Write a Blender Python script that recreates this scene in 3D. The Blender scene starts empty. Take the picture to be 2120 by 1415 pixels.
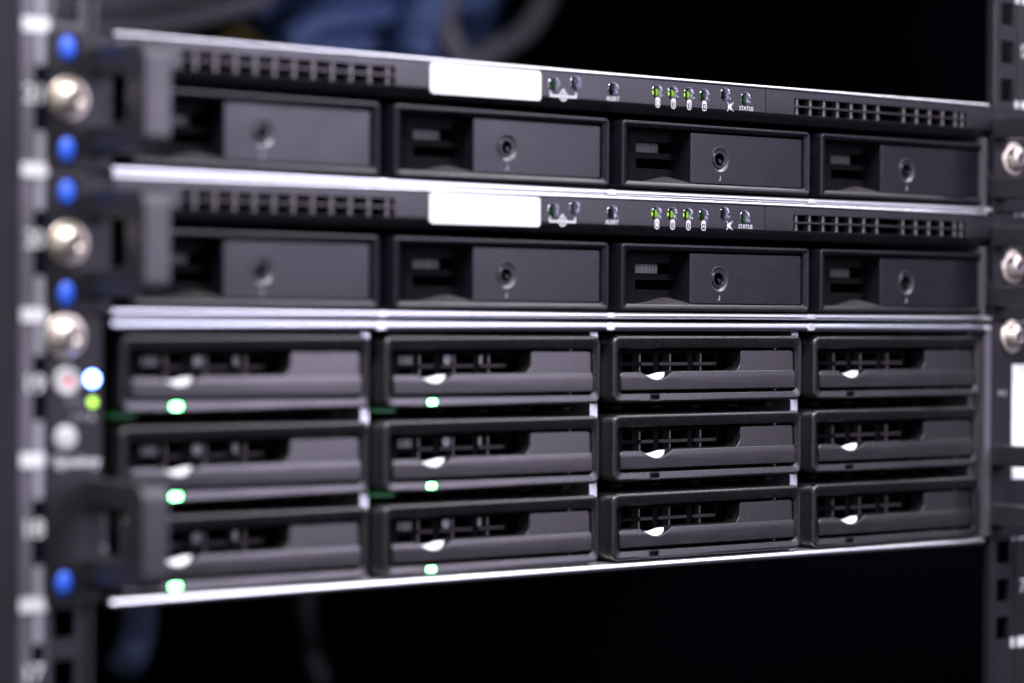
import bpy, bmesh, math, random
from mathutils import Matrix, Vector
random.seed(4)
S = 0.001                       # everything below is written in millimetres
sc = bpy.context.scene
COL = sc.collection

# ------------------------------------------------------------------ camera
cam_d = bpy.data.cameras.new('camera')
cam = bpy.data.objects.new('camera', cam_d); COL.objects.link(cam)
cam.matrix_world = Matrix((
    (0.76543217, 7.04340942e-04, -0.6435162, -484.0868*S),
    (-0.64348438, 0.0108412216, -0.76538246, -773.2087*S),
    (0.00643741, 0.999940984, 0.00875145, 6.5986*S),
    (0, 0, 0, 1)))
cam_d.sensor_width = 36.0
cam_d.lens = 97.6247
cam_d.clip_start = 0.02
cam_d.clip_end = 50.0
cam_d.dof.use_dof = True
cam_d.dof.focus_distance = 1.080
cam_d.dof.aperture_fstop = 3.7
cam_d.dof.aperture_blades = 9
sc.camera = cam

# ------------------------------------------------------------------ view, world, lamps
sc.view_settings.view_transform = 'Standard'
sc.view_settings.look = 'None'
sc.view_settings.gamma = 1.0
sc.view_settings.exposure = 0.0
w = bpy.data.worlds.new('World'); sc.world = w
w.use_nodes = True
w.node_tree.nodes['Background'].inputs['Color'].default_value = (0.62, 0.60, 0.80, 1)
w.node_tree.nodes['Background'].inputs['Strength'].default_value = 0.035

def area(name, loc, target, sx, sy, power, color):
    l = bpy.data.lights.new(name, 'AREA'); l.shape = 'RECTANGLE'
    l.size = sx; l.size_y = sy; l.energy = power; l.color = color
    o = bpy.data.objects.new(name, l); COL.objects.link(o)
    o.location = loc
    d = Vector(target) - Vector(loc)
    o.rotation_euler = d.to_track_quat('-Z', 'Y').to_euler()
    return o
area('ceiling_lamp', (-0.35, -0.75, 1.25), (0.2, 0.0, 0.0), 1.25, 0.16, 62, (1.0, 0.97, 1.0))
area('ceiling_lamp', (1.15, -0.62, 1.15), (0.25, 0.0, 0.0), 1.5, 0.16, 17, (0.93, 0.94, 1.0))
area('sheen_lamp', (-1.25, -1.15, 0.25), (0.1, 0.0, 0.0), 0.12, 0.7, 7, (0.86, 0.86, 1.0))  # added narrow lamp, only for glints on the upright edges
area('sheen_lamp', (1.0, -1.35, 0.46), (0.1, 0.0, 0.05), 0.55, 0.78, 17, (0.82, 0.74, 1.0))  # added soft lamp for front sheen, stands for a bright part of the room

# ------------------------------------------------------------------ materials
def nt(m):
    m.use_nodes = True
    return m.node_tree
def principled(name, col, rough=0.5, metal=0.0, spec=0.5):
    m = bpy.data.materials.new(name); t = nt(m)
    b = t.nodes['Principled BSDF']
    b.inputs['Base Color'].default_value = (*col, 1)
    b.inputs['Roughness'].default_value = rough
    b.inputs['Metallic'].default_value = metal
    b.inputs['Specular IOR Level'].default_value = spec
    return m, t, b
def grain(t, b, scale, strength, dist=0.0001):
    tc = t.nodes.new('ShaderNodeTexCoord')
    n = t.nodes.new('ShaderNodeTexNoise'); n.inputs['Scale'].default_value = scale
    n.inputs['Detail'].default_value = 3
    t.links.new(tc.outputs['Object'], n.inputs['Vector'])
    bp = t.nodes.new('ShaderNodeBump'); bp.inputs['Strength'].default_value = strength
    bp.inputs['Distance'].default_value = dist
    t.links.new(n.outputs['Fac'], bp.inputs['Height'])
    t.links.new(bp.outputs['Normal'], b.inputs['Normal'])
    return tc
def dusty(t, b, tc, col, dust, amount, scale=2200):
    """fine dust specks and faint smudges over a base colour"""
    n = t.nodes.new('ShaderNodeTexNoise'); n.inputs['Scale'].default_value = scale
    n.inputs['Detail'].default_value = 2
    t.links.new(tc.outputs['Object'], n.inputs['Vector'])
    r = t.nodes.new('ShaderNodeMapRange')
    r.inputs['From Min'].default_value = 0.62; r.inputs['From Max'].default_value = 0.70
    r.inputs['To Min'].default_value = 0.0; r.inputs['To Max'].default_value = amount
    t.links.new(n.outputs['Fac'], r.inputs['Value'])
    mx = t.nodes.new('ShaderNodeMix'); mx.data_type = 'RGBA'
    mx.inputs['A'].default_value = (*col, 1); mx.inputs['B'].default_value = (*dust, 1)
    t.links.new(r.outputs['Result'], mx.inputs['Factor'])
    t.links.new(mx.outputs['Result'], b.inputs['Base Color'])
    n2 = t.nodes.new('ShaderNodeTexNoise'); n2.inputs['Scale'].default_value = 45
    n2.inputs['Detail'].default_value = 4
    t.links.new(tc.outputs['Object'], n2.inputs['Vector'])
    r2 = t.nodes.new('ShaderNodeMapRange')
    base = b.inputs['Roughness'].default_value
    r2.inputs['To Min'].default_value = base - 0.08; r2.inputs['To Max'].default_value = base + 0.09
    t.links.new(n2.outputs['Fac'], r2.inputs['Value'])
    t.links.new(r2.outputs['Result'], b.inputs['Roughness'])

def plastic(name, col, rough, dust=0.5, spec=0.5):
    m, t, b = principled(name, col, rough, 0, spec)
    tc = grain(t, b, 2600, 0.15, 0.00002)
    dusty(t, b, tc, col, (0.22, 0.20, 0.19), dust)
    return m
M = {}
M['plastic'] = plastic('black_plastic', (0.0050, 0.0045, 0.0085), 0.33, 0.14, 0.36)
M['bay'] = plastic('bay_plastic', (0.0060, 0.0048, 0.0068), 0.34, 0.35, 0.72)
M['bezel'] = plastic('bezel_plastic', (0.0075, 0.007, 0.0105), 0.35, 0.30)
M['recess'] = plastic('shaded_recess_plastic', (0.0022, 0.0021, 0.003), 0.6, 0.10, 0.06)  # darker copy of the black plastic, shade of the recesses in its colour
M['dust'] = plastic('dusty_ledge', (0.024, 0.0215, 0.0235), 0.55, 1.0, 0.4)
M['paint'] = plastic('black_paint', (0.010, 0.0095, 0.013), 0.36, 0.25)
M['handle'] = plastic('handle_paint', (0.015, 0.0135, 0.019), 0.42, 0.1, 0.75)
M['cheek'] = plastic('post_paint', (0.085, 0.078, 0.10), 0.42, 0.1)
M['ear'] = plastic('ear_paint', (0.007, 0.0065, 0.010), 0.48, 0.2, 0.35)
M['frame'] = plastic('frame_paint', (0.007, 0.0063, 0.010), 0.60, 0.1, 0.25)
M['dish_sheen'], _, _ = principled('dish_sheen_metal', (0.11, 0.105, 0.12), 0.34, 0.7)
M['clip'], _, _ = principled('dark_brown_clip', (0.022, 0.016, 0.015), 0.7, 0, 0.05)
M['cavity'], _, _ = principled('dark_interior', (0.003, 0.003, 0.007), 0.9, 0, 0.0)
m, t, b = principled('zinc_steel', (0.82, 0.84, 0.86), 0.36, 1.0); M['steel'] = m
m, t, b = principled('rolled_steel', (0.48, 0.50, 0.56), 0.36, 1.0); M['lip'] = m
m, t, b = principled('divider_steel', (0.78, 0.80, 0.84), 0.42, 1.0); M['divider'] = m
m, t, b = principled('dull_steel', (0.14, 0.13, 0.16), 0.5, 0.6); M['dull_steel'] = m
m, t, b = principled('chrome', (0.80, 0.72, 0.63), 0.42, 1.0); M['chrome'] = m
m, t, b = principled('led_cone_chrome', (0.56, 0.56, 0.64), 0.20, 1.0); M['cone'] = m
m, t, b = principled('brown_metal', (0.030, 0.023, 0.022), 0.6, 0.1); M['brown'] = m
m, t, b = principled('vent_metal', (0.16, 0.148, 0.138), 0.4, 0.7); M['vent'] = m
m, t, b = principled('white_plastic', (0.70, 0.70, 0.72), 0.35); M['white_plastic'] = m
m, t, b = principled('button_plastic', (0.42, 0.42, 0.43), 0.35); M['button'] = m
m, t, b = principled('white_paper', (0.90, 0.90, 0.92), 0.6); M['paper'] = m
m, t, b = principled('white_print', (0.60, 0.60, 0.63), 0.6); M['print'] = m
m, t, b = principled('grey_print', (0.22, 0.22, 0.26), 0.6); M['grey_print'] = m
m, t, b = principled('blue_plastic', (0.03, 0.11, 0.66), 0.4); M['blue'] = m
m, t, b = principled('red_print', (0.65, 0.08, 0.10), 0.5); M['red'] = m
m, t, b = principled('green_lens', (0.035, 0.16, 0.004), 0.25); M['green_dark'] = m
m, t, b = principled('clear_lens', (0.20, 0.20, 0.21), 0.2); M['clear'] = m
m, t, b = principled('dark_lens', (0.006, 0.006, 0.007), 0.3); M['dark_lens'] = m
m, t, b = principled('smoked_lens', (0.004, 0.004, 0.005), 0.7, 0, 0.1); M['smoked'] = m
m, t, b = principled('lens_rim_plastic', (0.022, 0.021, 0.026), 0.25); M['rim'] = m
m, t, b = principled('pale_blue_jacket', (0.40, 0.52, 0.85), 0.5); M['pale_blue'] = m
m, t, b = principled('blue_cable_jacket', (0.125, 0.20, 0.45), 0.5); M['blue_cable'] = m
m, t, b = principled('grey_cable_jacket', (0.22, 0.215, 0.24), 0.5); M['grey_cable'] = m
m, t, b = principled('yellow_cable_jacket', (0.12, 0.08, 0.01), 0.5); M['yellow_cable'] = m
m, t, b = principled('dark_cable_jacket', (0.004, 0.004, 0.006), 0.6); M['dark_cable'] = m
def glow(name, col, strength):
    m, t, b = principled(name, (0.05, 0.05, 0.05), 0.3)
    b.inputs['Emission Color'].default_value = (*col, 1)
    b.inputs['Emission Strength'].default_value = strength
    return m
M['led_green'] = glow('lit_green_led', (0.15, 1.0, 0.26), 34.0)
M['led_lime'] = glow('lit_lime_led', (0.52, 1.0, 0.02), 1.25)
M['led_status'] = glow('faint_green_led', (0.14, 0.55, 0.01), 0.22)
M['led_blue'] = glow('lit_blue_led', (0.13, 0.25, 1.0), 30.0)
M['led_yellow'] = glow('lit_yellow_led', (0.52, 1.0, 0.10), 3.4)
M['leak'] = glow('green_light_leak', (0.0, 0.5, 0.14), 0.10)

def barcode(name, scale, lo=0.02, hi=0.45):
    m, t, b = principled(name, (0.5, 0.5, 0.5), 0.5)
    tc = t.nodes.new('ShaderNodeTexCoord')
    sp = t.nodes.new('ShaderNodeSeparateXYZ'); t.links.new(tc.outputs['Object'], sp.inputs[0])
    n = t.nodes.new('ShaderNodeTexNoise'); n.noise_dimensions = '1D'
    n.inputs['Scale'].default_value = scale; n.inputs['Detail'].default_value = 2
    t.links.new(sp.outputs['X'], n.inputs['W'])
    g = t.nodes.new('ShaderNodeMath'); g.operation = 'GREATER_THAN'; g.inputs[1].default_value = 0.5
    t.links.new(n.outputs['Fac'], g.inputs[0])
    mx = t.nodes.new('ShaderNodeMix'); mx.data_type = 'RGBA'
    mx.inputs['A'].default_value = (lo, lo, lo, 1); mx.inputs['B'].default_value = (hi, hi, hi, 1)
    t.links.new(g.outputs[0], mx.inputs['Factor'])
    t.links.new(mx.outputs['Result'], b.inputs['Base Color'])
    return m
M['barcode'] = barcode('barcode_print', 1500, 0.004, 0.035)
M['bright_code'] = barcode('bright_barcode_print', 2600, 0.006, 0.22)
M['drive_code'] = barcode('drive_barcode_print', 1500, 0.02, 0.40)

# ------------------------------------------------------------------ mesh helpers (mm in, metres out)
def finish(bm, name, mat, parent=None, smooth=True, loc=(0, 0, 0)):
    bmesh.ops.remove_doubles(bm, verts=bm.verts, dist=1e-5)
    bmesh.ops.recalc_face_normals(bm, faces=bm.faces)
    bmesh.ops.scale(bm, vec=(S, S, S), verts=bm.verts)
    me = bpy.data.meshes.new(name); bm.to_mesh(me); bm.free()
    if smooth:
        me.shade_smooth(); me.set_sharp_from_angle(angle=math.radians(38))
    me.materials.append(mat)
    o = bpy.data.objects.new(name, me); COL.objects.link(o)
    o.location = tuple(c*S for c in loc)
    if smooth: weigh(o)
    if parent: o.parent = parent
    return o
def weigh(o):
    k = o.modifiers.new('even_normals', 'WEIGHTED_NORMAL'); k.keep_sharp = True; k.weight = 100
def share(src, parent=None, loc=(0, 0, 0), name=None, mat=None):
    o = src.copy(); COL.objects.link(o)
    o.parent = parent; o.location = tuple(c*S for c in loc)
    if name: o.name = name
    if mat:
        o.data = src.data.copy(); o.data.materials[0] = mat
    return o
def thing(name, label, cat, loc=(0, 0, 0), group=None):
    o = bpy.data.objects.new(name, None); COL.objects.link(o)
    o.location = tuple(c*S for c in loc); o.empty_display_size = 0.01
    o['label'] = label; o['category'] = cat
    if group: o['group'] = group
    return o
def rrect(x0, x1, z0, z1, r, n=5):
    """rounded rectangle as a list of (a, b) points, counter-clockwise"""
    r = max(min(r, (x1-x0)/2-1e-4, (z1-z0)/2-1e-4), 1e-4)
    out = []
    for cx, cz, a0 in ((x1-r, z1-r, 0), (x0+r, z1-r, 90), (x0+r, z0+r, 180), (x1-r, z0+r, 270)):
        for i in range(n+1):
            a = math.radians(a0 + 90*i/n)
            out.append((cx + r*math.cos(a), cz + r*math.sin(a)))
    return out
def loft(bm, loops, axis='y', cap0=False, cap1=False, closed=False):
    """loops: list of (points2d, depth). axis y: points are (x, z); axis x: points are (y, z)"""
    rings = []
    for pts, d in loops:
        if callable(d): rings.append([bm.verts.new((a, d(a, b), b)) for a, b in pts])
        elif axis == 'y': rings.append([bm.verts.new((a, d, b)) for a, b in pts])
        elif axis == 'x': rings.append([bm.verts.new((d, a, b)) for a, b in pts])
        else: rings.append([bm.verts.new((a, b, d)) for a, b in pts])
    n = len(rings[0])
    seq = list(zip(rings, rings[1:])) + ([(rings[-1], rings[0])] if closed else [])
    for r0, r1 in seq:
        for i in range(n):
            bm.faces.new((r0[i], r0[(i+1) % n], r1[(i+1) % n], r1[i]))
    if cap0: bm.faces.new(rings[0])
    if cap1: bm.faces.new(rings[-1])
def rbox(bm, x0, x1, y0, y1, z0, z1, r=1.0, bv=0.4, axis='y', back=False):
    """rounded box with a bevelled front rim (at y0) when looking along y"""
    a = (lambda i: rrect(x0+i, x1-i, z0+i, z1-i, max(r-i, 0.05))) if axis == 'y' else (lambda i: rrect(y0+i, y1-i, z0+i, z1-i, max(r-i, 0.05)))
    d0, d1 = (y0, y1) if axis == 'y' else (x0, x1)
    s = 1 if d1 > d0 else -1
    L = [(a(bv), d0), (a(bv*0.3), d0+s*bv*0.3), (a(0), d0+s*bv)]
    if back: L += [(a(0), d1-s*bv), (a(bv*0.3), d1-s*bv*0.3), (a(bv), d1)]
    else: L += [(a(0), d1)]
    loft(bm, L, axis, True, True)
def box(bm, x0, x1, y0, y1, z0, z1):
    v = [bm.verts.new(p) for p in ((x0,y0,z0),(x1,y0,z0),(x1,y1,z0),(x0,y1,z0),(x0,y0,z1),(x1,y0,z1),(x1,y1,z1),(x0,y1,z1))]
    for f in ((0,1,5,4),(1,2,6,5),(2,3,7,6),(3,0,4,7),(4,5,6,7),(3,2,1,0)):
        bm.faces.new([v[i] for i in f])
def lathe(bm, prof, cx=0, cz=0, n=28, cap0=False, cap1=False, rot=0):
    """prof: list of (radius, y) turned about an axis along y"""
    loft(bm, [([(cx + r*math.cos(2*math.pi*(i+rot)/n), cz + r*math.sin(2*math.pi*(i+rot)/n)) for i in range(n)], y) for r, y in prof], 'y', cap0, cap1)
def plate(bm, xs, zs, hole, y0, y1):
    """flat plate with rectangular holes from a grid of breaks"""
    nx, nz = len(xs)-1, len(zs)-1
    solid = [[not hole(i, j) for j in range(nz)] for i in range(nx)]
    V = {}
    def v(i, j, k):
        if (i, j, k) not in V: V[(i, j, k)] = bm.verts.new((xs[i], (y0, y1)[k], zs[j]))
        return V[(i, j, k)]
    ok = lambda i, j: 0 <= i < nx and 0 <= j < nz and solid[i][j]
    for i in range(nx):
        for j in range(nz):
            if not solid[i][j]: continue
            for k in (0, 1): bm.faces.new((v(i,j,k), v(i+1,j,k), v(i+1,j+1,k), v(i,j+1,k)))
            if not ok(i-1, j): bm.faces.new((v(i,j,0), v(i,j+1,0), v(i,j+1,1), v(i,j,1)))
            if not ok(i+1, j): bm.faces.new((v(i+1,j,0), v(i+1,j+1,0), v(i+1,j+1,1), v(i+1,j,1)))
            if not ok(i, j-1): bm.faces.new((v(i,j,0), v(i+1,j,0), v(i+1,j,1), v(i,j,1)))
            if not ok(i, j+1): bm.faces.new((v(i,j+1,0), v(i+1,j+1,0), v(i+1,j+1,1), v(i,j+1,1)))
def prism(bm, pts, y0, y1, bv=0.0, axis='y'):
    """outline extruded from y0 back to y1, with a bevel round the front rim"""
    b2 = bmesh.new()
    mk = (lambda a, b, d: (a, d, b)) if axis == 'y' else (lambda a, b, d: (d, a, b))
    f = b2.faces.new([b2.verts.new(mk(a, b, y0)) for a, b in pts])
    r = bmesh.ops.extrude_face_region(b2, geom=[f])
    vs = [e for e in r['geom'] if isinstance(e, bmesh.types.BMVert)]
    vec = (0, y1-y0, 0) if axis == 'y' else (y1-y0, 0, 0)
    bmesh.ops.translate(b2, vec=vec, verts=vs)
    if bv:
        k = 1 if axis == 'y' else 0
        ed = [e for e in b2.edges if all(abs(v.co[k]-y0) < 1e-6 for v in e.verts)]
        bmesh.ops.bevel(b2, geom=ed, offset=bv, segments=3, profile=0.5, affect='EDGES', clamp_overlap=True)
    me = bpy.data.meshes.new('tmp'); b2.to_mesh(me); b2.free(); bm.from_mesh(me); bpy.data.meshes.remove(me)
def cut(o, cutter_bm):
    """boolean difference, applied"""
    bmesh.ops.recalc_face_normals(cutter_bm, faces=cutter_bm.faces)
    bmesh.ops.scale(cutter_bm, vec=(S, S, S), verts=cutter_bm.verts)
    me = bpy.data.meshes.new('cutter'); cutter_bm.to_mesh(me); cutter_bm.free()
    c = bpy.data.objects.new('cutter', me); COL.objects.link(c)
    c.matrix_world = Matrix.Translation(o.location) if o.parent is None else Matrix.Identity(4)
    par, loc = o.parent, o.location.copy()
    o.parent = None; o.location = (0, 0, 0); c.location = (0, 0, 0)
    mod = o.modifiers.new('cut', 'BOOLEAN'); mod.object = c; mod.operation = 'DIFFERENCE'; mod.solver = 'EXACT'
    dg = bpy.context.evaluated_depsgraph_get(); dg.update()
    new = bpy.data.meshes.new_from_object(o.evaluated_get(dg))
    mat = o.data.materials[0]; old = o.data
    o.modifiers.clear(); o.data = new; new.name = old.name
    new.materials.clear(); new.materials.append(mat)
    new.shade_smooth(); new.set_sharp_from_angle(angle=math.radians(38))
    weigh(o)
    bpy.data.meshes.remove(old)
    bpy.data.objects.remove(c); bpy.data.meshes.remove(me)
    o.parent = par; o.location = loc
    return o
def text(name, s, size, mat, parent, loc, width=None, bold=0.0, depth=0.05):
    """flat printed lettering facing -y, centred on loc"""
    cu = bpy.data.curves.new(name, 'FONT'); cu.body = s; cu.size = size*S
    cu.align_x = 'CENTER'; cu.align_y = 'CENTER'; cu.extrude = depth*S; cu.offset = bold*S
    cu.resolution_u = 3
    o = bpy.data.objects.new(name, cu); COL.objects.link(o)
    dg = bpy.context.evaluated_depsgraph_get(); dg.update()
    me = bpy.data.meshes.new_from_object(o.evaluated_get(dg)); me.name = name
    bpy.data.objects.remove(o); bpy.data.curves.remove(cu)
    xs = [v.co.x for v in me.vertices]; sx = 1.0
    if width and xs: sx = width*S/(max(xs)-min(xs))
    for v in me.vertices:
        x, y, z = v.co; v.co = (x*sx, -z, y)
    me.materials.clear(); me.materials.append(mat)
    o = bpy.data.objects.new(name, me); COL.objects.link(o)
    o.parent = parent; o.location = tuple(c*S for c in loc)
    return o
def tube(bm, pts, r, n=10):
    """round cable through points, Catmull-Rom smoothed"""
    P = [Vector(p) for p in pts]; P = [2*P[0]-P[1]] + P + [2*P[-1]-P[-2]]
    C = []
    for i in range(1, len(P)-2):
        for k in range(8):
            t = k/8; a, b, c, d = P[i-1:i+3]
            C.append(0.5*((2*b) + (c-a)*t + (2*a-5*b+4*c-d)*t*t + (3*b-a-3*c+d)*t**3))
    C.append(P[-2]); prev = None
    u = None
    for i, p in enumerate(C):
        d = (C[min(i+1, len(C)-1)] - C[max(i-1, 0)]).normalized()
        if u is None: u = d.orthogonal().normalized()
        u = (u - d*u.dot(d)).normalized(); v = d.cross(u)
        ring = [bm.verts.new(p + (u*math.cos(2*math.pi*k/n) + v*math.sin(2*math.pi*k/n))*r) for k in range(n)]
        if prev:
            for k in range(n): bm.faces.new((prev[k], prev[(k+1)%n], ring[(k+1)%n], ring[k]))
        else: bm.faces.new(ring)
        prev = ring
    bm.faces.new(prev)

U = 46.2; TOP = 98.6            # one rack unit, and the top line of the first server
XL, XR = -3.5, 429.2            # outer width of the metal bodies

# ------------------------------------------------------------------ the rack
rack = thing('server_rack', 'black rack cabinet with numbered posts that carry the three servers', 'server rack', (212, 3, -250))
def rpart(bm, name, mat): return finish(bm, name, mat, rack, loc=(-212, -3, 250))
RZ0, RZ1 = -250, 330
def post(sign):
    # a flange with square holes, then the folded side going back
    hx = -19.2 if sign < 0 else 445.0
    holes = []
    for k in range(-4, 5):
        zc = TOP - U*k - U/2
        for d in (-16.3, 0, 16.3): holes.append((zc+d-4.9, zc+d+4.9))
    holes.sort()
    zs = [RZ0]
    for a, b in holes: zs += [a, b]
    zs.append(RZ1)
    o = -1 if sign < 0 else 1
    xs = sorted([hx - o*8.2, hx - o*4.2, hx + o*4.2, hx + o*7.0, hx + o*18.6])
    ci = [i for i in range(4) if abs((xs[i]+xs[i+1])/2-hx) < 1][0]
    bm = bmesh.new()
    plate(bm, xs, zs, lambda i, j: i == ci and j % 2 == 1, 3, 5)
    e = hx - o*8.2
    rbox(bm, min(e, e-o*2.2), max(e, e-o*2.2), 1.4, 5, RZ0, RZ1, 0.8, 0.6)     # inner lip
    q = hx + o*7.0
    rbox(bm, min(q, q+o*1.8), max(q, q+o*1.8), 2.0, 5, RZ0, RZ1, 0.6, 0.5)      # raised rib beside the holes
    return rpart(bm, 'post', M['paint'])
postL, postR = post(-1), post(1)
for nm, pst, o in (('left', postL, -1), ('right', postR, 1)):
    pst['label'] = 'rack post beside the power button' if o < 0 else 'rack post beside the paper label'
    x_out = -31.5 if o < 0 else 456.0
    for k in range(-2, 8):
        z = TOP - U*k
        bm = bmesh.new()
        xa, xb = (-36.5, -26.6) if o < 0 else (450.2, 462)
        box(bm, xa, xb, 2.5, 2.96, z-1.9, z+2.3) if o > 0 else box(bm, xa, xb, 1.2, 1.45, z-2.1, z+2.4)
        mk = finish(bm, 'unit_mark', M['print'], pst, False, (0, 0, 0))
        # the digits, counting down from the top
        n = 21 - k
        t_ = text('unit_number', str(n), 8.0, M['print'], pst, (x_out, 1.6 if o < 0 else 2.9, z-U/2+1.0), 6.6, 0.12)
        if o < 0:
            for za, zb in ((z-12.5, z-2.2), (z+2.6, z+12.5)):
                bm = bmesh.new(); box(bm, -31.2, -28.0, 1.5, 1.74, za, zb)
                finish(bm, 'unit_bar', M['grey_print'], pst, False)
# the posts' backing of the left numbers: a flat outer cheek
bm = bmesh.new(); box(bm, -31.7, -27.2, 1.75, 1.99, RZ0, RZ1); rpart(bm, 'groove_shade', M['cavity'])  # flush dark strip painted in place of the shade in a gap
bm = bmesh.new(); rbox(bm, -37.0, -25.6, 2.0, 4.8, RZ0, RZ1, 0.6, 0.4); rpart(bm, 'post_cheek', M['cheek'])
bm = bmesh.new(); rbox(bm, -130, -37.6, -1.0, 30, RZ0, RZ1, 1.5, 1.0); rpart(bm, 'cabinet_frame', M['frame'])
bm = bmesh.new(); rbox(bm, 463.8, 540, -1.0, 30, RZ0, RZ1, 1.5, 1.0); rpart(bm, 'cabinet_frame', M['frame'])
for xa in (-215, 640):
    bm = bmesh.new(); box(bm, xa, xa+3, 30.5, 880, RZ0, RZ1); rpart(bm, 'side_panel', M['cavity'])
bm = bmesh.new(); box(bm, -212, 640, 880, 900, RZ0, RZ1); rpart(bm, 'back_panel', M['cavity'])
bm = bmesh.new(); box(bm, -212, 640, 30, 880, RZ0-4, RZ0); rpart(bm, 'floor_panel', M['cavity'])
bm = bmesh.new(); box(bm, -212, 640, 30, 880, RZ1, RZ1+4); rpart(bm, 'roof_panel', M['cavity'])

# ------------------------------------------------------------------ pieces shared by the servers
def screw_mesh():
    bm = bmesh.new()
    lathe(bm, [(7.0, 0), (7.1, -0.8), (6.7, -1.3), (5.0, -1.5)], n=36, cap0=True)             # cup washer
    lathe(bm, [(5.2, -1.3), (5.3, -2.4), (5.0, -3.3), (4.3, -4.1), (3.2, -4.6), (2.6, -4.75), (2.2, -4.3), (1.4, -3.4), (0.02, -3.0)], n=36)
    return bm
SCREW = finish(screw_mesh(), 'rack_screw', M['chrome'])
bm = bmesh.new()
for a in (0.35, 0.35+math.pi/2):
    c, s = math.cos(a), math.sin(a)
    pts = [(x*c - z*s, x*s + z*c) for x, z in ((-2.4,-.45),(2.4,-.45),(2.4,.45),(-2.4,.45))]
    prism(bm, pts, -4.65 - (0.02 if a > 1 else 0), -3.1)
CROSS = finish(bm, 'cross_recess', M['dull_steel'])
bm = bmesh.new(); lathe(bm, [(4.2, 3.0), (4.1, 0.4), (3.4, -0.5), (2.0, -0.95), (0.02, -1.05)], n=28)
bmesh.ops.scale(bm, vec=(0.74, 1, 1.06), verts=bm.verts); BLUE = finish(bm, 'blue_insert', M['blue'])
def handle_mesh():
    bm = bmesh.new()
    o = lambda i: rrect(-33+i, 6, -17+i, 17-i, 5.0-i)
    h = lambda i: rrect(-22-i, 3+i, -8.2-i, 8.2+i, 3.5+i)
    W = 10.0
    loft(bm, [(o(0.7), 0), (o(0.2), 0.2), (o(0), 0.7), (o(0), W-0.7), (o(0.2), W-0.2), (o(0.7), W),
              (h(1.0), W), (h(0.3), W-0.3), (h(0), W-1.0), (h(0), 1.0), (h(0.3), 0.3), (h(1.0), 0)], 'x', closed=True)
    return bm
HANDLE = finish(handle_mesh(), 'handle', M['handle'])
protos = [SCREW, CROSS, BLUE, HANDLE]
def add_screw(parent, loc):
    s = share(SCREW, parent, loc, 'rack_screw'); share(CROSS, s, (0, 0, 0), 'cross_recess'); return s
def ear(parent, x0, x1, z0, z1, holes, yf=0.0):
    left = x0 < 0
    bm = bmesh.new(); rbox(bm, x0, x1, yf, 2.4, z0, z1, 0.8, 0.4)
    e = finish(bm, 'ear', M['ear'], parent)
    cb = bmesh.new()
    if not left: cb.free(); return e
    for hx, hz in holes: loft(cb, [(rrect(hx-3.9, hx+3.9, hz-4.6, hz+4.6, 3.6), -2), (rrect(hx-3.9, hx+3.9, hz-4.6, hz+4.6, 3.6), 6)], 'y', True, True)
    cut(e, cb)
    for hx, hz in holes: share(BLUE, e, (hx, 0.6, hz), 'blue_insert')
    return e

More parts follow.
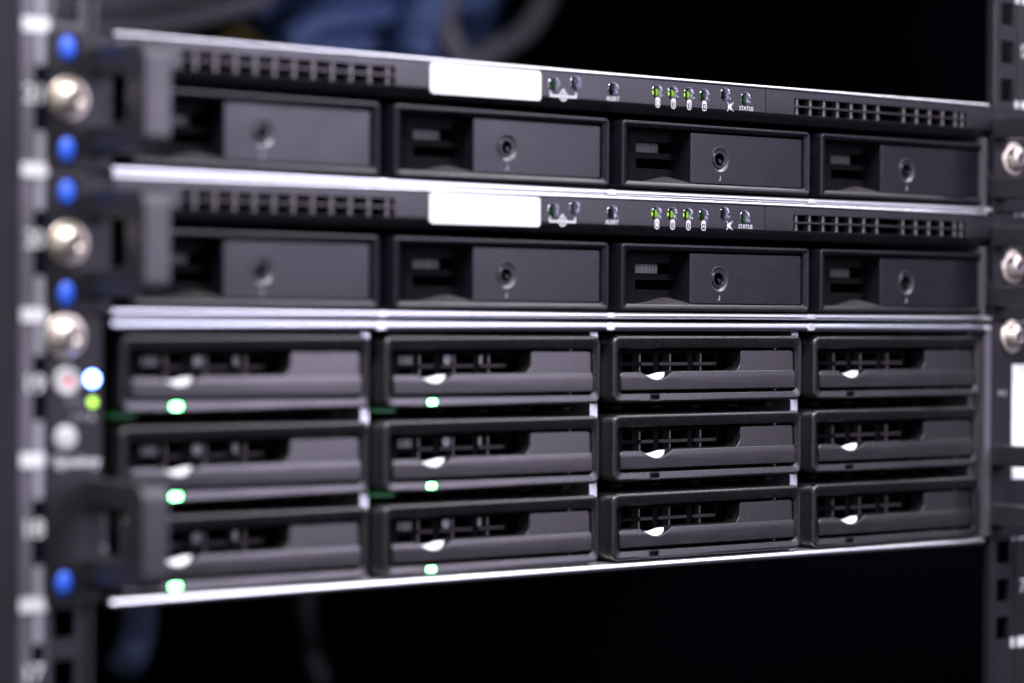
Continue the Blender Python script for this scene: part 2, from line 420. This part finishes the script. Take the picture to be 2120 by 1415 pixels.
# ------------------------------------------------------------------ the slim servers
def slim_server(label, z_top):
    """origin: centre front, on the top line; local x 0 = left tray edge"""
    T = thing('storage_server', label, 'server', (0, 0, z_top-46.0), 'slim rack servers with four drive trays')
    dz = 46.0
    P = lambda bm, n, m, **k: finish(bm, n, m, T, loc=(0, 0, dz), **k)
    # metal body: folded top sheet, rolled bottom lip, sides and back
    bm = bmesh.new()
    lid = [(420, -0.12), (0.3, -0.12), (-0.1, -0.2), (-0.38, -0.42), (-0.5, -0.75), (-0.42, -1.05), (-0.2, -1.28), (420, -1.36)]
    loft(bm, [(lid, XL), (lid, XR)], 'x', True, True); P(bm, 'top_cover', M['steel'])
    bm = bmesh.new()
    prof = [(420, -46.2), (1.6, -46.2), (0.7, -46.05), (0.1, -45.6), (-0.15, -45.0), (0.0, -44.4), (0.55, -44.0), (1.4, -43.85), (3.0, -43.9), (3.4, -44.6), (420, -44.6)]
    loft(bm, [(prof, XL), (prof, XR)], 'x', True, True); base = P(bm, 'base_lip', M['steel'])
    for k in range(0, 4):
        bm = bmesh.new(); rbox(bm, 104.2+108*k, 108.6+108*k, -0.35, 1.5, -46.0, -44.0, 0.9, 0.3)
        finish(bm, 'lip_glint', M['steel'], base)  # added steel bump imitating the spot of light below each tray gap
    for xa in (XL, XR-2.6):
        bm = bmesh.new(); rbox(bm, xa, xa+2.6, 0.1 if xa > 0 else 14, 420, -44.0, -14.7, 0.4, 0.5); P(bm, 'side_wall', M['dull_steel'] if xa > 0 else M['cavity'])  # left wall coloured near black for the shade beside the ear
    bm = bmesh.new(); box(bm, XL+3, XR-3, 60, 62, -43.8, -1.3); P(bm, 'rear_bulkhead', M['cavity'])
    for k in (1, 2, 3):
        bm = bmesh.new(); box(bm, 104.8+108*k-108, 106.6+108*k-108, 9, 59, -43.8, -17); P(bm, 'divider', M['cavity'])
    # bezel
    bm = bmesh.new()
    prof = [(9, -1.35), (0.35, -1.35), (0.08, -1.5), (0.0, -1.8), (0.0, -10.7), (0.2, -11.3), (3.3, -14.4), (3.8, -14.6), (9, -14.6)]
    loft(bm, [(prof, XL+0.3), (prof, XR+3.6)], 'x', True, True)
    bz = P(bm, 'bezel', M['bezel'])
    cb = bmesh.new()
    for xa, xb in ((22.6, 111.8), (311.7, 415.4)):
        for za, zb in ((-7.05, -4.3), (-10.7, -7.75)):
            box(cb, xa, xb, -3, 14, za, zb)
    leds = [(185.6, -6.4, 'green_dark'), (196.0, -5.2, 'clear'), (214.8, -6.4, 'dark_lens'), (237.5, -6.1, 'led_lime'), (245.7, -6.1, 'led_lime'),
            (254.0, -6.1, 'led_lime'), (262.3, -6.2, 'green_dark'), (273.6, -5.0, 'dark_lens'), (284.7, -6.2, 'led_status')]
    for x, z, mt in leds: lathe(cb, [(2.75, -3), (2.75, 14)], x, z, 28, True, True)
    box(cb, 295.4, 295.75, -3, 0.5, -20, 2)                      # seam between the two halves of the bezel
    cut(bz, cb)
    # fine pieces of the bezel
    for xs, y in (([29.0+8.05*i for i in range(11)], 1.2), ([314.8, 322.4, 330.3, 338.2, 346.2, 354.2, 362.1, 377.8, 385.8, 393.8, 401.9, 410.0, 414.2], 1.2)):
        g0, g1 = (22.6, 111.8) if xs[0] < 200 else (311.7, 415.4)
        bm = bmesh.new(); box(bm, g0-1, g1+1, 8.8, 10, -11.2, -3.9)
        gr = P(bm, 'vent', M['cavity'])
        bar = None
        for x in xs:
            if bar is None:
                bm = bmesh.new(); rbox(bm, -0.85, 0.85, y, y+2.6, -10.9, -4.1, 0.5, 0.5)
                bar = finish(bm, 'vent_bar', M['vent'], gr, loc=(x, 0, 0))
            else: share(bar, gr, (x, 0, 0))
    for x, z, mt in leds:
        bm = bmesh.new(); lathe(bm, [(2.76, -0.02), (2.72, -0.06), (2.62, 0.1), (1.75, 2.7), (1.7, 6.5)], n=32)
        ring = P(bm, 'light_bezel', M['cone']); ring.location = (x*S, 0, (dz+z)*S)
        bm = bmesh.new(); lathe(bm, [(1.72, 6.4), (1.72, 3.9), (1.45, 3.4), (1.0, 3.12)], n=24)
        finish(bm, 'lens_rim', M['green_dark'] if mt[:3] in ('led', 'gre') else M[mt], ring)
        bm = bmesh.new(); lathe(bm, [(1.01, 3.13), (0.6, 2.97), (0.02, 2.92)], n=20)
        finish(bm, 'status_light' if mt != 'dark_lens' or x < 250 else 'mute_button', M[mt], ring)
    # blank white name label
    bm = bmesh.new(); rbox(bm, 127.4, 178.8, -0.35, 0.2, -13.2 if False else -12.6, -1.9, 1.2, 0.12)
    P(bm, 'name_label', M['paper'])
    # printed signs
    Z = dz
    text('alert_print', 'ALERT', 2.3, M['print'], T, (214.6, -0.06, Z-10.0), 6.6, 0.0)
    text('status_print', 'STATUS', 2.3, M['print'], T, (284.9, -0.06, Z-9.9), 7.6, 0.0)
    for i, x in enumerate((237.6, 245.8, 254.1, 262.2)):
        bm = bmesh.new(); o_ = rrect(-1.15, 1.15, -1.95, 1.95, 0.9); i_ = rrect(-0.8, 0.8, -1.6, 0.75, 0.3)
        loft(bm, [(o_, -0.05), (i_, -0.05)], 'y')
        box(bm, -0.62, 0.62, -0.07, -0.04, 0.98, 1.02)
        ic = P(bm, 'drive_sign', M['print'], smooth=False); ic.location = (x*S, 0, (Z-10.0)*S)
        text('drive_number', str(i+1), 2.3, M['print'], ic, (0, -0.06, -0.42), 0.9, 0.0)
    # loudspeaker with a cross: mute
    bm = bmesh.new()
    prism(bm, [(-1.3, -0.6), (-0.5, -0.6), (0.5, -1.5), (0.5, 1.5), (-0.5, 0.6), (-1.3, 0.6)], -0.07, -0.01)
    for a, e in ((1, 0), (-1, 0.012)):
        prism(bm, [(-1.7, -a*1.75-0.16), (-1.7, -a*1.75+0.16), (1.7, a*1.75+0.16), (1.7, a*1.75-0.16)], -0.09-e, -0.012)
    mu = P(bm, 'mute_sign', M['print'], smooth=False); mu.location = (276.2*S, 0, (Z-9.6)*S)
    # network sign: bracket with a ringed dot
    bm = bmesh.new()
    box(bm, -5.9, -1.9, -0.06, -0.01, -0.35, 0.35); box(bm, 1.9, 5.9, -0.06, -0.01, -0.35, 0.35)
    box(bm, -6.5, -5.9, -0.06, -0.01, -0.35, 1.7); box(bm, 5.9, 6.5, -0.06, -0.01, -0.35, 1.7)
    lathe(bm, [(1.9, -0.06), (1.35, -0.06)], 0, 0.15, 24); lathe(bm, [(0.75, -0.06), (0.02, -0.06)], 0, 0.15, 16)
    prism(bm, [(-1.0, 1.75), (1.0, 1.75), (0.0, 3.0)], -0.06, -0.01)
    ns = P(bm, 'network_sign', M['print'], smooth=False); ns.location = (190.0*S, 0, (Z-10.4)*S)
    # ears, screws, handles
    zc = -U/2 + 0.1
    for o, x0, x1, hx, xs in ((-1, -27.6, XL-0.3, -20.2, -20.4), (1, XR+4.2, 463, 445.0, 445.3)):
        e = ear(T, x0, x1, dz-45.6, dz-0.9, [(hx, dz+zc+16.3), (hx, dz+zc-16.3)])
        add_screw(T, (xs, 0, dz+zc))
        h = share(HANDLE, T, (-12.6 if o < 0 else 433.0, 0, dz+zc), 'handle')
    return T
slim_server('slim server at the top, its lid edge bare and nothing stacked above it', TOP)
slim_server('slim server sandwiched between the top slim server and the tall server', TOP-U)

# ------------------------------------------------------------------ the tall server
ZT = TOP - 2*U                                                    # its top line, 6.2
T3 = thing('storage_server', 'tall server with twelve bays in three rows and green lights', 'server', (0, 0, -86.6))
off = lambda z: z + 86.6
def P3(bm, n, m, **k): return finish(bm, n, m, T3, loc=(0, 0, 86.6), **k)
def rolled(z0, z1, name):
    r = (z1-z0)/2; zc = (z0+z1)/2
    prof = [(420, z0), (1.8, z0), (0.6, z0+0.35), (0.0, z0+1.0), (-0.15, zc), (0.0, z1-1.0), (0.6, z1-0.35), (1.8, z1), (420, z1)]
    bm = bmesh.new(); loft(bm, [(prof, XL), (prof, XR)], 'x', True, True)
    return P3(bm, name, M['lip'])
lidlip = rolled(1.5, 5.1, 'top_cover')
baselip = rolled(-88.9, -85.6, 'base_lip'); baselip.data.materials[0] = M['steel']
for k in range(4):
    bm = bmesh.new(); rbox(bm, 103.8+108*k, 108.4+108*k, -0.35, 2, 1.8, 4.8, 1.2, 0.3); finish(bm, 'lip_glint', M['steel'], lidlip)  # added bright piece for the light spot on the lip
for k in range(4):
    bm = bmesh.new()
    x = 105.2+108*k
    rbox(bm, x-2.0, x+2.0 if k < 3 else x+0.6, 8, 60, -85.5, 1.4, 0.3, 0.3); P3(bm, 'divider', M['divider'])
for xa in (XL, XR+0.1):
    bm = bmesh.new(); rbox(bm, xa, xa+3.8 if xa > 0 else xa+2.4, 0.2 if xa > 0 else 14, 420, -85.4, 1.3, 0.4, 0.5); P3(bm, 'side_wall', M['dull_steel'] if xa > 0 else M['cavity'])  # near-black left wall paints the shade between ear and trays
bm = bmesh.new(); box(bm, XL+3, XR-0.2, 58, 60, -85.4, 1.4); P3(bm, 'rear_bulkhead', M['cavity'])
# guide rails with little brown clips, seen in the slits between the rows
for r in (0, 1, 2):
    zz = -29.78*r + (-27.6 if r < 2 else 0)
    zz = (0.6, -27.7, -57.45)[r]
    for c in range(4):
        bm = bmesh.new(); box(bm, 108*c+1, 108*c+100, 30, 34, zz-1.3, zz+1.2)
        gd = P3(bm, 'guide_rail', M['cavity'])
        for q in range(5):
            bm = bmesh.new(); rbox(bm, 108*c+14+20.5*q, 108*c+19+20.5*q, 15, 29.5, zz-0.9, zz+0.7, 0.3, 0.3)
            finish(bm, 'guide_clip', M['clip'], gd)
# ears
for o in (-1, 1):
    x0, x1 = (-27.6, -7.0) if o < 0 else (XR+4.2, 463)
    hx = -20.6 if o < 0 else 445.2
    ear(T3, x0, x1, off(-86.3), off(5.6), [(hx, off(-79.8))])
    add_screw(T3, (hx-0.6 if o < 0 else hx, 0, off(-0.4)))
    share(HANDLE, T3, (-12.6 if o < 0 else 433.0, 0, off(-63.6)), 'handle')
earx = -20.6
bm = bmesh.new(); lathe(bm, [(4.6, 0.5), (4.6, -0.6), (4.2, -0.95), (3.6, -1.0), (3.2, -0.7), (0.02, -0.6)], -20.6, -14.9, 32)
pb = P3(bm, 'power_button', M['button'])
bm = bmesh.new(); lathe(bm, [(1.5, -0.65), (1.4, -0.8), (0.02, -0.85)], -20.0, -15.1, 20); finish(bm, 'power_symbol', M['red'], pb)
bm = bmesh.new(); rbox(bm, -16.4, -12.2, -0.12, 0.5, -15.6, -13.6, 0.6, 0.1); P3(bm, 'power_glow', M['grey_print'])  # pale patch painted for the glow between button and blue light
def lamp_dot(x, z, r, mt, name='status_light'):
    bm = bmesh.new(); lathe(bm, [(r, 0.6), (r, -0.3), (r*0.75, -0.6), (0.02, -0.75)], x, z, 20); return P3(bm, name, M[mt])
lamp_dot(-11.0, -14.2, 2.3, 'led_blue'); lamp_dot(-10.8, -21.7, 1.35, 'led_yellow'); lamp_dot(-11.2, -26.9, 1.2, 'clear')
text('status_print', 'STATUS', 2.6, M['grey_print'], T3, (-17.4, -0.06, off(-21.6)), 6.6, 0.02)
text('alert_print', 'ALERT', 2.6, M['grey_print'], T3, (-15.6, -0.06, off(-26.3)), 6.0, 0.02)
bm = bmesh.new(); lathe(bm, [(4.0, 0.5), (4.0, -0.7), (3.6, -1.05), (2.0, -1.2), (0.02, -1.25)], -20.9, -33.0, 32); P3(bm, 'beep_button', M['button'])
text('maker_logo', 'Synology', 4.6, M['print'], T3, (-16.4, -0.06, off(-40.8)), 17.0, 0.08)
# right ear: paper label and small grey print
bm = bmesh.new(); rbox(bm, 446.4, 461, -0.3, 0.2, -61.5, -12.3, 0.8, 0.1); pl = P3(bm, 'paper_label', M['paper'])
text('model_print', 'RS', 3.2, M['grey_print'], T3, (440.0, -0.06, off(-24.6)), 5.4, 0.05)

# ------------------------------------------------------------------ trays of the slim servers
def slim_tray(label, loc):
    T = thing('drive_tray', label, 'drive tray', (loc[0]+51, loc[1], loc[2]-25.6), 'lockable drive trays of the slim servers')
    L = (-51, 0, 25.6)
    F = lambda bm, n, m, par=T, l=L, **k: finish(bm, n, m, par, loc=l if par is T else (0, 0, 0), **k)
    bm = bmesh.new()
    o = lambda i: rrect(i, 102.2-i, -25.56+i, -i, 1.9-min(i, 1.2))
    h = lambda i: rrect(3.4+i, 98.9-i, -22.9+i, -2.4-i, 0.9)
    loft(bm, [(o(0.3), 55), (o(0), 18), (o(0), 0.9), (o(0.25), 0.28), (o(0.8), 0), (o(1.2), 0.05), (h(-0.2), 0.75), (h(0), 1.1), (h(0.05), 14), (h(-0.4), 14.5)], 'y')
    F(bm, 'frame', M['plastic'])
    # finger recess: sloping wall, slotted back, humped floor
    bm = bmesh.new()
    plate(bm, [12, 15.5, 39.5, 62], [-22.8, -17.4, -13.6, -11.3, -7.1, -2.5], lambda i, j: i == 1 and j in (1, 3), 9, 10.4)
    v = [bm.verts.new(p) for p in ((3.5, 1.6, -22.8), (12, 9, -22.8), (12, 9, -2.5), (3.5, 1.6, -2.5))]; bm.faces.new(v)
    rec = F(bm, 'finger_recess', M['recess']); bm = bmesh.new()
    nx, ny = 24, 8; G = {}
    for i in range(nx+1):
        for j in range(ny+1):
            x = 4 + 36*i/nx; tt = j/ny; y = 1.2 + 7.9*tt
            hump = math.exp(-((x-31)/9.5)**2)*1.0
            G[i, j] = bm.verts.new((x, y, -22.85 + 2.6*tt**0.7*hump))
    for i in range(nx):
        for j in range(ny): bm.faces.new((G[i,j], G[i+1,j], G[i+1,j+1], G[i,j+1]))

    F(bm, 'recess_ledge', M['dust'])
    bm = bmesh.new(); box(bm, 15, 40, 20, 21, -24, -2); F(bm, 'tray_back', M['cavity'])
    bm = bmesh.new(); box(bm, 17.6, 30.5, 12.6, 12.8, -11.0, -7.2); F(bm, 'barcode_label', M['barcode'], smooth=False)
    # cover with lock
    bm = bmesh.new(); rbox(bm, 37.2, 98.6, 1.5, 13, -22.75, -3.1, 0.9, 0.45)
    cv = F(bm, 'cover_panel', M['plastic'])
    cb = bmesh.new(); lathe(cb, [(5.0, -1), (5.2, 1.45), (3.7, 2.15), (3.7, 6)], 53.0, -13.0, 40, True, True); cut(cv, cb)
    bm = bmesh.new(); lathe(bm, [(3.66, 6), (3.66, 1.9), (3.4, 1.6), (2.55, 1.6), (2.4, 1.8)], 53.0, -13.0, 36)
    lathe(bm, [(2.5, 1.7), (2.4, 5.0), (0.02, 5.0)], 53.0, -13.0, 6, rot=0.5)
    lock = F(bm, 'lock', M['plastic'], cv)
    bm = bmesh.new(); lathe(bm, [(5.0, 1.46), (4.85, 1.40), (3.72, 2.05), (3.70, 3.0)], 53.0, -13.0, 40); F(bm, 'dish_sheen', M['dish_sheen'], cv)  # added brighter ring over the dish, painting its lit bevel
    bm = bmesh.new(); prism(bm, [(53.2, -12.6), (55.0, -13.2), (54.6, -14.6), (53.4, -14.0)], 2.3, 4.9, 0.15); F(bm, 'lock_pin', M['plastic'], cv)
    bm = bmesh.new()
    prism(bm, [(53.0, -21.2), (53.5, -21.2), (53.5, -19.4), (53.0, -19.4)], 1.38, 1.6); prism(bm, [(52.3, -21.2), (52.95, -21.2), (52.95, -20.8), (52.3, -20.8)], 1.38, 1.6)
    F(bm, 'lock_mark', M['grey_print'], cv, smooth=False)
    return T
def clone(root, label, loc, skip=(), mats={}):
    r = root.copy(); COL.objects.link(r); r.location = tuple(c*S for c in loc); r['label'] = label
    for ch in list(root.children):
        if ch.name.split('.')[0] in skip: continue
        c = ch.copy(); COL.objects.link(c); c.parent = r
        k = ch.name.split('.')[0]
        if k in mats:
            c.data = mats[k]
        for g in list(ch.children):
            d = g.copy(); COL.objects.link(d); d.parent = c
    return r
ordinal = ('first', 'second', 'third', 'fourth')
proto = None
for s_, (zt, where) in enumerate(((81.4, 'top slim server'), (81.4-46.5, 'middle slim server'))):
    for c in range(4):
        lab = ('%s locked drive tray from the long-handled end of the %s' if False else '%s black drive tray with a round lock, counting rightwards along the %s') % (ordinal[c], where)
        loc = (4.0+108*c, 0.9, zt)
        if proto is None: proto = slim_tray(lab, loc)
        else:
            tr = clone(proto, lab, (loc[0]+51+random.uniform(-.15, .15), loc[1]+random.uniform(-.2, .2), loc[2]-25.6))
            for ch in tr.children:
                if ch.name.startswith('barcode_label') and (s_, c) == (1, 2):
                    ch.data = ch.data.copy(); ch.data.materials[0] = M['bright_code']

# ------------------------------------------------------------------ trays of the tall server
def dip(z):
    t = min(1, max(0, (z+20.5)/14.5)); return t*t*(3-2*t)
def bay_tray(label, loc):
    T = thing('drive_tray', label, 'drive tray', (loc[0]+51, loc[1], loc[2]-25.6), 'drive trays with lever latches of the tall server')
    L = (-51, 0, 25.6)
    F = lambda bm, n, m, par=T, l=L, **k: finish(bm, n, m, par, loc=l if par is T else (0, 0, 0), **k)
    bm = bmesh.new()
    o = lambda i: rrect(i, 101.7-i, -25.56+i, -i, 3.2-min(i, 1.5), 7)
    h = lambda i: rrect(3.2+i, 98.6-i, -22.1+i, -4.9-i, 2.2, 7)
    loft(bm, [(o(0.2), 50), (o(0), 18), (o(0), 1.2), (o(0.3), 0.4), (o(0.9), 0), (o(1.3), 0.06), (h(-0.3), lambda a, b: 0.32 + 0.6*dip(b)), (h(0), lambda a, b: 0.6 + 0.95*dip(b)), (h(0.05), 13), (h(-0.3), 13.6)], 'y')
    fr = F(bm, 'frame', M['bay'])
    cb = bmesh.new(); box(cb, 19.3, 23.9, -1, 3, -24.65, -22.55); cut(fr, cb)
    # grille
    bm = bmesh.new()
    plate(bm, [3.3, 14.6, 30.6, 33.4, 48.8, 51.5, 64.3, 67.5], [-22, -16.2, -11.8, -10.4, -7.0, -4.9],
          lambda i, j: (i in (1, 3, 5) and j in (1, 3)), 11, 12.4)
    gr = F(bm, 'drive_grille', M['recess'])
    bm = bmesh.new()
    for xa, xb in ((24.0, 30.4), (33.5, 48.7), (51.6, 64.2)): rbox(bm, xa, xb, 10.6, 11.2, -11.75, -10.45, 0.2, 0.15)
    F(bm, 'grille_rail', M['brown'], gr)
    for x in (25.6, 41.6, 58.0):
        bm = bmesh.new(); rbox(bm, x-0.55, x+0.55, 13, 17, -17, -6.5, 0.3, 0.3); F(bm, 'grille_bar', M['vent'], gr)
    bm = bmesh.new(); box(bm, 3.4, 98, 24, 25, -24, -2); F(bm, 'tray_back', M['cavity'])
    # drive label behind the grille
    bm = bmesh.new()
    box(bm, 14.8, 22.5, 12.8, 13.0, -10.4, -7.4)
    F(bm, 'barcode_label', M['drive_code'], smooth=False)
    bm = bmesh.new(); lathe(bm, [(1.9, 12.9), (0.02, 12.9)], 38.2, -8.7, 20); box(bm, 52.2, 54.6, 12.8, 13.0, -10.3, -7.3)
    F(bm, 'drive_sticker', M['print'], smooth=False)
    # lever with the thumb notch
    pts = [(4.4, -20.9), (97.9, -20.9), (98.4, -20.4), (98.4, -14.2), (97.9, -13.7), (33.6, -13.7)]
    for i in range(0, 15):
        a = i/14; x = 31.6 - 16.4*a
        pts.append((x, -13.75 - 3.0*math.sin(math.pi*a)**1.15*(1 if a < 0.5 else 0.98) - 0.25*a))
    pts += [(5.4, -14.0), (4.4, -14.8)]
    bm = bmesh.new(); prism(bm, pts, 0.5, 7.5, 0.45)
    bmesh.ops.bisect_plane(bm, geom=bm.verts[:]+bm.edges[:]+bm.faces[:], plane_co=(0, 0, -16.3), plane_no=(0, 0, 1))
    for vv in bm.verts:
        if vv.co.y < 1.3 and vv.co.z > -16.3: vv.co.y += 0.17*(vv.co.z+16.3)
    lv = F(bm, 'latch_lever', M['bay'])
    bm = bmesh.new(); A, B = [], []
    for i in range(17):
        a = i/16; x = 31.2 - 15.8*a
        A.append(bm.verts.new((x, 1.15, -14.05 - 2.85*math.sin(math.pi*(0.04+0.92*a))**1.15)))
        B.append(bm.verts.new((34.6 - 13.6*a, 4.6, -14.15 - 1.3*max(0, a-0.55)/0.45)))
    for i in range(16): bm.faces.new((A[i], A[i+1], B[i+1], B[i]))
    F(bm, 'release_tab', M['white_plastic'], lv)
    # fixed half of the front
    pts = [(68.9, -6.6), (69.6, -5.9), (97.2, -5.9), (98.0, -6.6), (98.0, -13.9), (64.8, -13.9), (66.8, -13.2), (68.1, -12.0), (68.7, -10.2)]
    bm = bmesh.new(); prism(bm, pts, 1.5, 9, 0.25)
    for vv in bm.verts:
        if vv.co.y < 3: vv.co.y += 0.055*(vv.co.z+13.9)
    F(bm, 'face_panel', M['bay'])
    for x, z in ((88.5, -5.35), (88.5, -21.5)):
        bm = bmesh.new(); lathe(bm, [(0.5, 4), (0.5, 2.2), (0.25, 1.9), (0.02, 1.85)], x, z, 12); F(bm, 'rivet', M['vent'])
    bm = bmesh.new(); rbox(bm, 19.4, 23.8, 0.9, 2.9, -24.6, -22.6, 0.2, 0.1); F(bm, 'status_light', M['smoked'])
    bm = bmesh.new(); loft(bm, [(rrect(19.0, 24.2, -24.95, -22.25, 0.5), 0.2), (rrect(19.1, 24.1, -24.85, -22.35, 0.5), -0.06), (rrect(19.45, 23.75, -24.5, -22.7, 0.3), -0.02), (rrect(19.5, 23.7, -24.45, -22.75, 0.3), 0.8)], 'y')
    F(bm, 'light_rim', M['rim'])
    return T
proto2 = None
rows = ('top row', 'middle row', 'bottom row')
lit_mesh = None
for r in range(3):
    for c in range(4):
        lit = c < 2
        lab = '%s tray from the left in the %s of the tall server, %s' % (ordinal[c], rows[r], 'green light glowing' if lit else 'light off')
        loc = (108.0*c + random.uniform(-.25, .25), random.uniform(-.25, .35), -29.78*r + random.uniform(-.2, .1))
        if proto2 is None:
            loc = (0, 0, 0)
            proto2 = bay_tray(lab, loc)
            lit_mesh = [ch for ch in proto2.children if ch.name.startswith('status_light')][0].data.copy()
            lit_mesh.materials[0] = M['led_green']
            dark = [ch for ch in proto2.children if ch.name.startswith('status_light')][0]
            dark_mesh = dark.data; tr = proto2
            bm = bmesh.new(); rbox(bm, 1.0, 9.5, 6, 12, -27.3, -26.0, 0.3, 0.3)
            finish(bm, 'light_leak', M['leak'], tr, loc=(-51, 0, 25.6))  # added glowing bar imitating green LED spill between the rows
        else:
            tr = clone(proto2, lab, (loc[0]+51, loc[1], loc[2]-25.6), skip=(() if lit and r < 2 else ('light_leak',)) + (() if lit else ('barcode_label', 'drive_sticker')))
        for ch in tr.children:
            if ch.name.startswith('status_light'): ch.data = lit_mesh if lit else dark_mesh

# ------------------------------------------------------------------ cables in the rack behind the servers
def cable(label, pts, r, mat, group=None):
    bm = bmesh.new(); tube(bm, pts, r)
    o = finish(bm, 'network_cable', M[mat])
    o['label'] = label; o['category'] = 'cable'
    if group: o['group'] = group
    return o
G = 'blurred cables behind the servers'
cable('thick grey cable arching across the upper left behind the top server', [(270, 505, 157), (300, 505, 160), (323, 495, 162), (354, 495, 169), (399, 504, 182), (411, 503, 191)], 7, 'grey_cable', G)
cable('broad pale grey cable high in the upper left corner', [(274, 532, 171), (314, 528, 175), (356, 531, 178), (385, 531, 186)], 11, 'grey_cable', G)
cable('grey cable looping down at the edge of the blue bundle', [(602, 481, 208), (587, 476, 189), (575, 479, 174), (552, 479, 162), (534, 483, 154)], 7, 'grey_cable', G)
cable('upright grey cable crossing in front of the blue bundle', [(521, 481, 198), (517, 480, 181), (517, 476, 167), (527, 474, 151)], 8, 'grey_cable', G)
cable('bright blue cable sweeping level along the top of the bundle', [(417, 497, 159), (435, 494, 171), (465, 494, 178), (508, 500, 186), (560, 498, 194)], 9, 'blue_cable', G)
cable('blue cable arching above the bundle and out of the frame', [(419, 514, 149), (440, 520, 170), (460, 515, 182), (488, 516, 196)], 11, 'blue_cable', G)
cable('wide blue cable drooping in the middle of the bundle', [(517, 489, 201), (504, 486, 181), (504, 490, 170), (498, 488, 153)], 14, 'blue_cable', G)
cable('blue cable behind the upright grey cable', [(587, 525, 210), (588, 531, 190), (577, 527, 175), (561, 521, 156)], 11, 'blue_cable', G)
cable('dull blue cable lying lowest in the bundle', [(440, 515, 156), (473, 514, 162), (518, 513, 163), (560, 515, 164)], 10, 'blue_cable', G)
cable('yellow cable peeking over the lid of the top server', [(373, 503, 148), (382, 503, 161), (387, 498, 163), (407, 506, 156)], 4, 'yellow_cable', G)
cable('blue cable hanging below the left end of the tall server', [(329, 506, -134), (323, 496, -151), (326, 503, -165), (323, 503, -174), (316, 500, -182)], 9, 'pale_blue', G)
cable('dim grey cable hanging low below the tall server', [(446, 520, -139), (448, 520, -169), (454, 525, -187), (460, 520, -206)], 8, 'dark_cable', G)
cable('pale blue cable filling the right of the bundle, behind the looping grey one', [(560, 535, 216), (552, 530, 190), (540, 528, 172), (520, 530, 150)], 13.0, 'blue_cable', G)
cable('short blue cable crossing the left of the bundle on a slant', [(405, 530, 150), (440, 528, 162), (470, 530, 176), (500, 536, 182)], 10.0, 'blue_cable', G)
cable('blue cable filling the top middle of the bundle', [(430, 545, 172), (470, 545, 186), (520, 545, 190), (580, 548, 186)], 12.0, 'blue_cable', G)

for o in protos: bpy.data.objects.remove(o)
